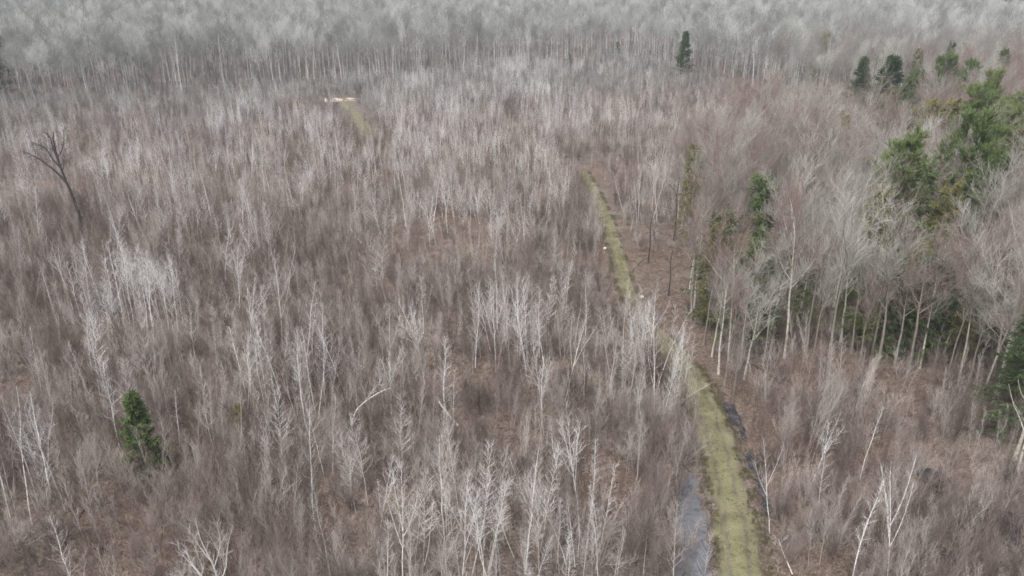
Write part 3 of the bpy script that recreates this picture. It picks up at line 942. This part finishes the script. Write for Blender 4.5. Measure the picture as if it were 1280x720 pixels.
def stand_of(name, cat, group, protos, A, size, pick, label_of, mass_name, mass_label, squash=(.95, 1.05), tilt=.03, material=None, offset=0, chosen=None):
    """the nearest trees as things of their own, the rest as one mass that repeats them"""
    gg = np.random.default_rng(77 + offset)
    n = len(A)
    order = np.argsort(A[:, 4] / size)
    vis = in_frame(A, 10 * size)
    singles = order[vis[order]][:pick] if chosen is None else chosen
    is_one = np.zeros(n, bool)
    is_one[singles] = True
    rz = gg.uniform(0, 6.28, n)
    tl = gg.normal(0, tilt, (n, 2))
    sq = gg.uniform(*squash, n)
    which = gg.integers(0, len(protos), n)
    made = {}
    items = []
    for q in singles:
        kk = int(which[q])
        parts, sty, h = protos[kk]
        if kk not in made:
            made[kk] = plant(name, parts, A[q, 0], A[q, 1], rz[q], size[q], size[q] * sq[q], tl[q])
            e = made[kk][0]
        else:
            e = copy_plant(made[kk][0], made[kk][1], A[q, 0], A[q, 1], rz[q], size[q], size[q] * sq[q], tl[q])
        items.append((e, A[q, 2], A[q, 3], sty, h * size[q]))
    label_of(items)
    for it in items:
        tag(it[0], None, cat, group)
    rest = np.where(~is_one)[0]
    src = [list(made[kk][1].values()) for kk in sorted(made)]
    z = height(A[rest, 0], A[rest, 1]) - .02
    mass(mass_name, mass_label, cat, np.c_[A[rest, :2], z], np.c_[tl[rest], rz[rest]], np.c_[size[rest], size[rest], size[rest] * sq[rest]],
         gg.integers(0, len(src), len(rest)), src, material)
    return items


def ranked(items, zones, words_of, cap=29):
    """labels: in which neighbourhood the trunk is rooted, and its place there counted from the left"""
    left = list(items)
    for zone, poly in zones:
        here = [it for it in left if inside(np.array([it[1]]), np.array([it[2]]), poly)[0]]
        left = [it for it in left if it not in here]
        here.sort(key=lambda it: it[1])
        if len(here) > 25:
            print('zone', zone, len(here))
        for n_, it in enumerate(here):
            it[0]['label'] = '%s, %s from left, %s' % (words_of(it), ORD[n_ + 1] if n_ + 1 < len(ORD) else str(n_ + 1) + 'th', zone)
    if left:
        print('unlabelled', len(left), [(int(i[1]), int(i[2])) for i in left[:10]])


def box(x0, y0, x1, y1):
    return [(x0, y0), (x1, y0), (x1, y1), (x0, y1)]


A_ZONES = []
for y0, y1, row in ((690, 1000, 'at the bottom edge'), (660, 690, 'just above the bottom edge'), (630, 660, 'level with the grey ditch'), (600, 630, 'just below the spruce foot'), (565, 600, 'level with the spruce foot'),
                    (535, 565, 'level with the spruce middle'), (505, 535, 'level with the bowed tree'), (485, 505, 'level with the spruce tip'), (468, 485, 'just beyond the spruce'),
                    (450, 468, 'well beyond the spruce'), (430, 450, 'far beyond the spruce'), (410, 430, 'level with the trail bend'), (385, 410, 'well behind the bowed tree'), (200, 385, 'among the farthest ones')):
    for x0, x1, where in ((-200, 183, 'left of the spruce'), (183, 420, 'right of the spruce'), (420, 640, 'in mid-field'), (640, 760, 'left of the trail'), (760, 915, 'beside the trail'), (915, 1500, 'right of the trail')):
        A_ZONES.append((row + ', ' + where, box(x0, y0, x1, y1)))
STYLE = dict(slim='slim pale aspen', full='feathery pale aspen', forked='forked pale aspen', leaning='leaning pale aspen', vase='vase-shaped pale aspen', bare='sparse pale aspen')
A_PROTOS = [aspen(q, np.random.default_rng(100 + q)) for q in range(20)]
stand_of('aspen_tree', 'aspen', 'pale bare aspens of the clearing', A_PROTOS, ax, asz, 300, lambda it: ranked(it, A_ZONES, lambda i: STYLE[i[3]]),
         'aspen_thicket', 'countless pale bare aspens farther back in the clearing', (.85, 1.15), tilt=.09, material=M['aspen_bark'])

H_ZONES = []
for y0, y1, row in ((470, 800, 'nearest the swampy brush'), (440, 470, 'on the front edge'), (405, 440, 'second rank back'), (375, 405, 'third rank back'), (350, 375, 'fourth rank back'),
                    (325, 350, 'fifth rank back'), (300, 325, 'sixth rank back'), (275, 300, 'seventh rank back'), (255, 275, 'eighth rank back'), (235, 255, 'ninth rank back'),
                    (218, 235, 'tenth rank back'), (200, 218, 'eleventh rank back'), (185, 200, 'twelfth rank back'), (100, 185, 'thirteenth rank back')):
    for x0, x1, part in ((700, 930, 'trail end of the right stand'), (930, 1010, 'left third of the right stand'), (1010, 1130, 'middle of the right stand'), (1130, 1700, 'right third of the right stand')):
        H_ZONES.append((row + ', ' + part, box(x0, y0, x1, y1)))
H_ZONES.append(('in the far woods', box(-200, -100, 1600, 800)))
H_PROTOS = [hardwood(q, np.random.default_rng(200 + q)) for q in range(10)]
near_w = HW[:, 5] < .5
stand_of('hardwood_tree', 'tree', 'bare hardwoods of the right stand', H_PROTOS, HW[near_w], hsz[near_w], 290,
         lambda it: ranked(it, H_ZONES, lambda i: 'bare hardwood' if i[4] > 9 else 'young bare hardwood'), 'hardwood_stand', 'bare hardwoods deeper in the right stand', (.9, 1.1), material=M['hardwood_bark'], offset=1)
F_PROTOS = [hardwood(q, np.random.default_rng(240 + q), False, (.46, .62), .34) for q in range(10)]
FA, fs = HW[~near_w], hsz[~near_w]
ex = np.interp(FA[:, 2], [p[0] for p in FAR_WOODS[:14]], [p[1] for p in FAR_WOODS[:14]])
edge_i = np.where((ex - FA[:, 3] < 5) & (ex - FA[:, 3] > 0))[0]
first_row = []
for p_ in range(30, 1000, 80):
    c_ = edge_i[np.argmin(np.abs(FA[edge_i, 2] - p_))]
    if c_ not in first_row:
        first_row.append(c_)
LANDM = ['at the left edge of the photo', 'above the dark dead tree', 'left of the sand road', 'just left of the sand road', 'above the left end of the sand road', 'above the sand road', 'right of the sand road', 'well right of the sand road',
         'midway between sand road and corner spruce', 'left of the tiny dark evergreen', 'right of the tiny dark evergreen', 'just left of the corner spruce', 'just right of the corner spruce', 'right of the corner spruce']
def far_labels(items):
    for n_, it in enumerate(sorted(items, key=lambda q: q[1])):
        it[0]['label'] = 'tall bare tree fronting the far woods, ' + LANDM[n_]
stand_of('hardwood_tree', 'tree', 'front trunks of the far woods', F_PROTOS, FA, fs, 0, far_labels, 'hardwood_forest', 'grey bare hardwood forest closing the far side of the clearing', (.95, 1.15),
         material=M['hardwood_bark'], offset=2, chosen=np.array(first_row))

# brush: fourteen bushes one can point to, the rest as the thicket they belong to
NAMED_BUSHES = [(985, 525, 1.15, 'rounded purple-grey bush beside the dark ditch at the trail bend'), (955, 500, 1.0, 'bare brown bush above the right ditch below the forest edge'),
                (843, 600, .9, 'bare brown bush just left of the grey ditch head'), (850, 690, .9, 'bare brown bush left of the grey ditch at the bottom'),
                (1080, 560, 1.1, 'bare grey bush in the swampy brush right of the trail'), (1190, 560, 1.1, 'bare grey bush below the right forest edge'),
                (1230, 690, 1.0, 'bare brown bush beside the puddle at the lower right'), (1040, 690, 1.0, 'bare brown bush at the bottom right of the trail'),
                (330, 560, 1.0, 'bare brown bush right of the lone green spruce'), (150, 610, 1.0, 'bare brown bush in front of the lone green spruce'),
                (60, 690, 1.0, 'bare brown bush near the bottom left corner'), (350, 690, 1.0, 'bare tan bush right of the big white tree'),
                (450, 560, 1.0, 'bare brown bush below the bowed pale tree'), (600, 520, 1.0, 'bare brown bush behind the fallen white trunk')]
made_b = []
for q, (a, b_, s, lab) in enumerate(NAMED_BUSHES):
    x_, y_ = (float(v) for v in ground_at(a, b_))
    o = link('bare_bush', bush(q, np.random.default_rng(300 + q)), None, (x_, y_, float(height(np.array([x_]), np.array([y_]))[0])), (0, 0, q * 1.3), (s, s, s))
    tag(o, lab, 'bush')
    made_b.append([o])
zb = height(BX[:, 0], BX[:, 1])
sb = g.uniform(.45, 1.1, len(BX)) * (.7 + .6 * vnoise(BX[:, 0], BX[:, 1], 6, 61))
mass('brush', 'bare brown brush filling the clearing', 'brush', np.c_[BX[:, :2], zb], np.c_[g.normal(0, .06, (len(BX), 2)), g.uniform(0, 6.28, len(BX))],
     np.c_[sb, sb, sb * g.uniform(.8, 1.15, len(BX))], g.integers(0, 14, len(BX)), made_b, M['brush_twig'])

# ------------------------------------------------------------------ evergreens
C_PROTO = {}


def evergreen(kind, x_, y_, h, label, wide, var):
    key = (kind, var)
    if key not in C_PROTO:
        C_PROTO[key] = conifer(kind, np.random.default_rng(400 + 17 * var + len(kind)))
    parts, _, h0 = C_PROTO[key]
    s = h / h0
    e, kids = plant({'olive': 'young_hemlock_tree'}.get(kind, kind + '_tree'), parts, x_, y_, float(rng.uniform(0, 6)), s * wide, s)
    return tag(e, label, kind if kind != 'olive' else 'evergreen')


for e_, p_ in zip(EVERGREENS, EG):
    evergreen(e_[0], p_[0], p_[1], e_[3], e_[4], e_[5], e_[6])
for q in range(24):                                          # the row of evergreens on the far rise, top left and right
    fx_ = -20 + q * 16 if q < 20 else 1165 + (q - 20) * 20
    gx_ = (fx_ - 640) / FPX * 640
    e, kids = plant('hemlock_tree', C_PROTO[('hemlock', q % 3)][0], gx_ * 1.0 + float(rng.normal(0, 3)), 600 + float(rng.normal(0, 8)), q, 1.9, 2.0)
    tag(e, 'blue-grey evergreen on the far horizon at the top %s' % ('left' if q < 20 else 'right'), 'evergreen', 'evergreens on the far horizon at the ' + ('left' if q < 20 else 'right'))

# ------------------------------------------------------------------ single trees and dead wood
def free_tree(name, chains, material, label, cat, twigs=0, twig_mat=None, sides=7, seed=1, tw_len=.8, tw_tip=.006):
    """chains of (points, r0, r1) in metres from the foot; the first is the trunk"""
    gg = np.random.default_rng(seed)
    T, C = Tubes(), Tubes()
    LP, LR = [], []
    for pts_, r0, r1 in chains:
        c_ = catmull(np.array(pts_, float), 3)
        rr = np.linspace(r0, r1, len(c_))
        T.add(c_[None], rr[None], sides)
        LP.append(c_)
        LR.append(rr)
    for c_, rr in zip(LP[1:] if len(LP) > 1 else LP, LR[1:] if len(LP) > 1 else LR):
        if twigs:
            B, BR = grow(c_[None], rr[None], twigs, .2, 1, lambda t: 1.9 * tw_len * (1.2 - .6 * t), const(.7), 4, .5, .009, .25, .13, .3, gg, .03)
            W, WR = grow(B, BR, 5, .2, 1, const(tw_len * .8), const(.65), 3, .6, tw_tip, .25, .12, .3, gg, .012)
            C.add(B, BR, 3).add(W, WR, 3)
    return T.mesh(name + '_trunk', material), (C.mesh(name + '_crown', twig_mat or material) if C.n else None)


def put(name, meshes, pxx, pyy, label, cat, rz=0, s=1, dz=0):
    x_, y_ = (float(v) for v in ground_at(pxx, pyy))
    z_ = float(height(np.array([x_]), np.array([y_]))[0]) + dz
    if meshes[1] is None:
        o = link(name, meshes[0], None, (x_, y_, z_), (0, 0, rz), (s, s, s))
    else:
        o = link(name, None, None, (x_, y_, z_), (0, 0, rz), (s, s, s))
        link('trunk', meshes[0], o)
        link('crown', meshes[1], o)
    return tag(o, label, cat)


snag = free_tree('dead_tree', [([(0, 0, -.3), (-.1, 0, 2), (-.4, 0, 4.5), (-1.0, .1, 7.2), (-1.4, .2, 9.5), (-1.5, .2, 12), (-1.2, .1, 13.5)], .25, .05),
                               ([(-.9, .1, 6.6), (-2.0, .3, 8.0), (-3.6, .5, 9.4), (-4.8, .6, 10.2), (-5.6, .7, 10.6)], .17, .05),
                               ([(-1.3, .2, 8.6), (-2.3, .4, 9.9), (-2.9, .5, 11.2), (-4.0, .5, 11.9)], .13, .04),
                               ([(-1.4, .2, 9.4), (-1.9, .5, 11), (-2.1, .6, 12.6), (-2.6, .6, 13.4)], .12, .04),
                               ([(-1.5, .2, 10.0), (-.6, 0, 11), (.1, -.2, 12.4), (.3, -.2, 13.6)], .07, .025),
                               ([(-1.2, .1, 8.1), (-.6, -.4, 9), (.0, -.6, 10.6)], .06, .02)],
                 M['dead_bark'], '', '', 11, None, 7, 3, .62, .012)
put('dead_tree', snag, 104, 288, 'dark dead tree with one long bare limb above the aspens', 'dead tree', 0, 1.12)

big = free_tree('white_tree', [([(0, 0, -.3), (.1, 0, 2), (0, 0, 4.2)], 0.122, 0.104),
                               ([(0, 0, 4.0), (-.4, 0, 5.2), (-.7, .1, 6.6), (-1.5, .2, 8.2), (-1.7, .2, 9.8)], 0.086, 0.016),
                               ([(-.3, 0, 4.9), (-1.2, .3, 5.7), (-2.3, .4, 6.2), (-3.2, .4, 6.6)], 0.050, 0.012),
                               ([(-.7, .1, 6.2), (-1.4, .4, 7.4), (-2.2, .6, 8.4), (-2.6, .6, 9.6)], 0.043, 0.012),
                               ([(0, 0, 4.4), (.3, 0, 5.8), (.5, -.1, 7.4), (.4, -.2, 8.9)], 0.058, 0.012),
                               ([(.1, 0, 3.6), (-.9, -.3, 4.2), (-2.2, -.5, 4.5), (-3.0, -.5, 4.9)], 0.036, 0.010)],
                M['aspen_twig'], '', '', 7, M['aspen_twig'], 7, 4, .55)
put('white_tree', big, 278, 800, 'white spreading tree at the bottom edge, left one of two', 'tree', 0, .7)
big2 = free_tree('white_tree', [([(0, 0, -.3), (0, 0, 3), (-.1, 0, 5.2)], 0.094, 0.088),
                                ([(-.1, 0, 5), (-.4, 0, 7), (-.9, 0, 9), (-1.0, 0, 10.9)], 0.072, 0.014),
                                ([(-.1, 0, 5.1), (.5, .1, 6.4), (.8, .1, 8), (1.3, .2, 9.7)], 0.058, 0.012),
                                ([(-.3, 0, 6.5), (.2, .3, 8), (.3, .4, 9.4)], 0.036, 0.010),
                                ([(-.5, 0, 7.2), (-1.3, .3, 8.3), (-1.6, .4, 9.2)], 0.036, 0.010)],
                 M['aspen_twig'], '', '', 7, M['aspen_twig'], 7, 5, .55)
put('white_tree', big2, 288, 795, 'tall white forked tree at the bottom edge, right one of two', 'tree', 0, .8)

bow = free_tree('bowed_tree', [([(0, 0, -.2), (.05, 0, 1.5), (.4, .1, 2.9), (1.3, .2, 3.9), (2.5, .3, 4.7), (3.4, .3, 5.1)], .075, .02),
                               ([(1.2, .2, 3.8), (1.9, .2, 4.8), (2.6, .2, 5.7)], .03, .01)], M['aspen_bark'], '', '', 6, M['aspen_twig'], 6, 6, .4)
put('bowed_tree', bow, 441, 556, 'pale tree bent over in an arch among the aspens', 'bent tree')
for (a, b_, h_, lab) in ((842, 300, 9.5, 'thin dark dead trunk beside the trail, right of a shorter one'), (810, 330, 6.5, 'short thin dark dead trunk on the red-brown bank by the trail'),
                         (912, 505, 4.5, 'thin grey snag at the head of the right ditch'), (835, 372, 6.0, 'dark leaning dead trunk at the edge of the right stand')):
    sn = free_tree('dead_tree', [([(0, 0, -.2), (.1, 0, h_ * .4), (.0, .1, h_ * .75), (.15, .1, h_)], .1, .03),
                                 ([(.1, .1, h_ * .55), (.8, .3, h_ * .66), (1.3, .3, h_ * .7)], .035, .012), ([(0, .1, h_ * .7), (-.6, 0, h_ * .82), (-1, 0, h_ * .86)], .03, .012)],
                   M['dead_bark'] if h_ > 5 else M['brown_log'], '', '', 4, None, 6, int(a), .35, .008)
    put('dead_tree', sn, a, b_, lab, 'dead tree')


def log(name, pa, pb, r0, r1, material, label, lift=(0.1, .1), twigs=0, seed=2):
    xa, ya = (float(v) for v in ground_at(*pa))
    xb, yb = (float(v) for v in ground_at(*pb))
    za = float(height(np.array([xa]), np.array([ya]))[0]) + lift[0]
    zb_ = float(height(np.array([xb]), np.array([yb]))[0]) + lift[1]
    dx, dy = xb - xa, yb - ya
    nx2, ny2 = -dy * .03, dx * .03
    pts_ = [(0, 0, za), (dx * .35 + nx2, dy * .35 + ny2, za * .65 + zb_ * .35 + .06), (dx * .7 + nx2, dy * .7 + ny2, za * .3 + zb_ * .7 + .03), (dx, dy, zb_)]
    ch = [(pts_, r0, r1)]
    if twigs:
        ch.append((pts_[1:], r1, r1 * .5))
    a_, c_ = free_tree(name, ch, material, '', '', twigs, None, 7, seed, .45, .007)
    o = link(name, None if c_ else a_, None, (xa, ya, 0))
    if c_:
        link('stem', a_, o)
        link('twigs', c_, o)
    return tag(o, label, 'log')


log('fallen_tree', (850, 508), (886, 489), .05, .02, M['pale_log'], 'thin pale fallen tree lying across the trail', (.45, .6), 4)
log('fallen_tree', (573, 537), (547, 509), .10, .06, M['pale_log'], 'white fallen trunk in the brown opening mid-field', (.3, .8))
log('fallen_tree', (990, 722), (970, 695), .045, .02, M['pale_log'], 'pale broken stem over the right ditch at the bottom', (.4, 1.2), 5, 9)
log('fallen_tree', (452, 307), (438, 294), .07, .04, M['pale_log'], 'short pale fallen stem in the brown middle of the clearing', (.4, 1.4))
log('fallen_tree', (790, 340), (812, 322), .07, .05, M['brown_log'], 'brown log on the bank right of the upper trail', (.15, .2))
log('fallen_tree', (930, 452), (968, 478), .09, .05, M['brown_log'], 'brown log lying at the foot of the right stand', (.15, .5))
log('fallen_tree', (1196, 487), (1206, 498), .07, .04, M['brown_log'], 'brown log at the forest edge near the right side', (.15, .3))

def stone(name, pxx, pyy, r, label, material, seed):
    gg = np.random.default_rng(seed)
    import bmesh
    bm = bmesh.new()
    bmesh.ops.create_icosphere(bm, subdivisions=2, radius=r)
    for v in bm.verts:
        n_ = vnoise(np.array([v.co.x * 3 + seed]), np.array([v.co.y * 3 + v.co.z * 2]), r * 2.2, seed)[0]
        v.co *= .7 + .6 * n_
        v.co.z *= .7
    me = bpy.data.meshes.new(name)
    bm.to_mesh(me)
    bm.free()
    me.materials.append(material)
    x_, y_ = (float(v) for v in ground_at(pxx, pyy))
    return tag(link(name, me, None, (x_, y_, float(height(np.array([x_]), np.array([y_]))[0]) + r * .3), (0, 0, seed)), label, 'rock')


stone('boulder', 741, 254, .2, 'white rock at the left edge of the upper trail, farther one', M['white'], 1)
stone('boulder', 756, 312, .24, 'white rock at the left edge of the upper trail, nearer one', M['white'], 2)
stone('boulder', 838, 511, .32, 'pale grey boulder left of the log across the trail', M['stone'], 3)
stone('boulder', 802, 529, .22, 'small pale boulder in the brush left of the trail bend', M['stone'], 4)
stone('boulder', 803, 548, .22, 'flat pale stone just below the small pale boulder', M['stone'], 5)
stone('boulder', 802, 373, .30, 'pale stone on the red-brown bank right of the trail', M['stone'], 6)
stone('boulder', 194, 698, .15, 'small pale stone near the bottom left', M['stone'], 7)

# litter of broken sticks and trail grass
gg = np.random.default_rng(90)
x, y, px, py, d = scatter(1.2, 130, gg)
ok, lat = clear_of_ways(x, y, 2.2)
k = ok & (gg.uniform(0, 1, len(x)) < .8)
x, y = x[k], y[k]
z = height(x, y)
an = gg.uniform(0, 6.28, len(x))
L = gg.uniform(.5, 2.6, len(x))
q = np.stack([np.stack([x, y, z + .05], 1), np.stack([x + np.cos(an) * L, y + np.sin(an) * L, height(x + np.cos(an) * L, y + np.sin(an) * L) + gg.uniform(.05, .5, len(x))], 1)], 1)
rr = gg.uniform(.015, .055, len(x))
tag(link('fallen_sticks', Tubes().add(q, np.stack([rr, rr * .5], 1), 4).mesh('fallen_sticks', M['brown_log'])), 'broken sticks strewn over the forest floor', 'sticks', None, 'stuff')

x, y, px, py, d = scatter(.8, 125, gg)
ok, lat = clear_of_ways(x, y, 1.7)
z = height(x, y)
k = ok & (gg.uniform(0, 1, len(x)) < .75 * np.clip(vnoise(x, y, 5, 81) * 2.4 - .75, 0, 1)) & (z > WATER_Z - .3)
x, y = np.repeat(x[k], 14), np.repeat(y[k], 14)
x, y = x + gg.normal(0, .12, len(x)), y + gg.normal(0, .12, len(x))
z = height(x, y)
p0 = np.stack([x, y, z - .02], 1)
an, sp_ = gg.uniform(0, 6.28, len(z)), gg.uniform(.1, .45, len(z))
p1 = p0 + np.stack([np.cos(an) * sp_ * .5, np.sin(an) * sp_ * .5, gg.uniform(.2, .5, len(z))], 1)
p2 = p0 + np.stack([np.cos(an) * sp_ * 1.3, np.sin(an) * sp_ * 1.3, gg.uniform(.1, .45, len(z))], 1)
tag(link('dead_grass', Tubes().add(np.stack([p0, p1, p2], 1), np.tile([[.012, .010, .003]], (len(z), 1)), 3).mesh('dead_grass', M['dead_grass'])), 'dead tan grass and fern stalks between the bushes', 'grass', None, 'stuff')

s_ = gg.integers(0, len(TD) - 1, 9000)
w_ = np.clip(gg.normal(0, .62, 9000), -1.15, 1.15) * HALF
w_ = np.where(gg.uniform(0, 1, 9000) < .7, np.sign(w_) * HALF * gg.uniform(.8, 1.25, 9000), w_) * (1 - .36 * smooth01((TD[s_, 1] - 66) / 25))
dd = np.gradient(TD, axis=0)
dd /= np.linalg.norm(dd, axis=1, keepdims=True)
bx_, by_ = TD[s_, 0] + dd[s_, 1] * w_ + gg.uniform(-.3, .3, 9000), TD[s_, 1] - dd[s_, 0] * w_ + gg.uniform(-.3, .3, 9000)
k = (vnoise(bx_, by_, 1.3, 55) > .38) & (height(bx_, by_) > -.1)
bx_, by_ = np.repeat(bx_[k], 7), np.repeat(by_[k], 7)
bx_, by_ = bx_ + gg.normal(0, .07, len(bx_)), by_ + gg.normal(0, .07, len(bx_))
z = height(bx_, by_)
p0 = np.stack([bx_, by_, z], 1)
p1 = p0 + np.stack([gg.normal(0, .07, len(z)), gg.normal(0, .07, len(z)), gg.uniform(.05, .17, len(z)) * (1 + (np.abs(np.repeat(w_[k], 7)) > HALF * .8))], 1)
tag(link('trail_grass', Tubes().add(np.stack([p0, p1], 1), np.tile([[.011, .003]], (len(z), 1)), 3).mesh('trail_grass', M['grass'])), 'short olive grass growing on the trail', 'grass', None, 'stuff')

# ------------------------------------------------------------------ air
HAZE = 0.00023
def cuboid(x0, x1, y0, y1, z0, z1):
    V_ = np.array([(x, y, z) for z in (z0, z1) for y in (y0, y1) for x in (x0, x1)], float)
    return V_, np.array([(0, 2, 3, 1), (4, 5, 7, 6), (0, 1, 5, 4), (2, 6, 7, 3), (0, 4, 6, 2), (1, 3, 7, 5)])
hm = bpy.data.materials.new('thin_haze')
hm.use_nodes = True
hn = hm.node_tree
for n_ in list(hn.nodes):
    if n_.type != 'OUTPUT_MATERIAL':
        hn.nodes.remove(n_)
pv = hn.nodes.new('ShaderNodeVolumePrincipled')
pv.inputs['Color'].default_value = (.80, .88, 1.0, 1)
pv.inputs['Density'].default_value = HAZE
hn.links.new(pv.outputs[0], hn.nodes['Material Output'].inputs['Volume'])
tag(link('haze', quads('haze', *cuboid(-2500, 2500, -250, 3100, -4, 40), hm, False)), 'thin grey haze over the woods', None, None, 'stuff')

# ------------------------------------------------------------------ light, camera
SUN_EL, SUN_AZ = R(58), R(215)        # azimuth clockwise from the view direction: behind the camera, a little left
w = bpy.data.worlds.new('World')
scene.world = w
w.use_nodes = True
nt = w.node_tree
sky = nt.nodes.new('ShaderNodeTexSky')
sky.sky_type = 'NISHITA'
sky.sun_disc = False
sky.sun_elevation = SUN_EL
sky.sun_rotation = SUN_AZ
sky.air_density = 1.0
sky.dust_density = 6.0
sky.ozone_density = .6
hsv = nt.nodes.new('ShaderNodeHueSaturation')
hsv.inputs['Saturation'].default_value = .28
nt.links.new(sky.outputs[0], hsv.inputs['Color'])
nt.links.new(hsv.outputs[0], nt.nodes['Background'].inputs['Color'])
nt.nodes['Background'].inputs['Strength'].default_value = .15
sl = bpy.data.lights.new('sun', 'SUN')
sl.energy = 1.2
sl.angle = R(25)
sl.color = (1, .97, .93)
so = bpy.data.objects.new('sun', sl)
COL.objects.link(so)
dirn = Vector((math.sin(SUN_AZ) * math.cos(SUN_EL), math.cos(SUN_AZ) * math.cos(SUN_EL), math.sin(SUN_EL)))
so.rotation_euler = dirn.to_track_quat('Z', 'Y').to_euler()
so.location = (0, -30, 80)

cam = bpy.data.cameras.new('camera')
cam.sensor_width = 36
cam.lens = FPX / 1280 * 36
cam.clip_start = .5
cam.clip_end = 6000
co = bpy.data.objects.new('camera', cam)
COL.objects.link(co)
co.location = (0, 0, CAM_H)
co.rotation_euler = (R(90) - PITCH, 0, 0)
scene.camera = co

vs = scene.view_settings
vs.view_transform = 'Standard'
vs.look = 'None'
vs.gamma = 1
vs.use_curve_mapping = False
vs.exposure = 0.84
cy = scene.cycles
cy.max_bounces = 5
cy.diffuse_bounces = 2
cy.glossy_bounces = 2
cy.transparent_max_bounces = 4
cy.volume_bounces = 0
cy.use_denoising = True
cy.denoising_prefilter = 'NONE'
cy.filter_width = 1.7
scene.render.film_transparent = False
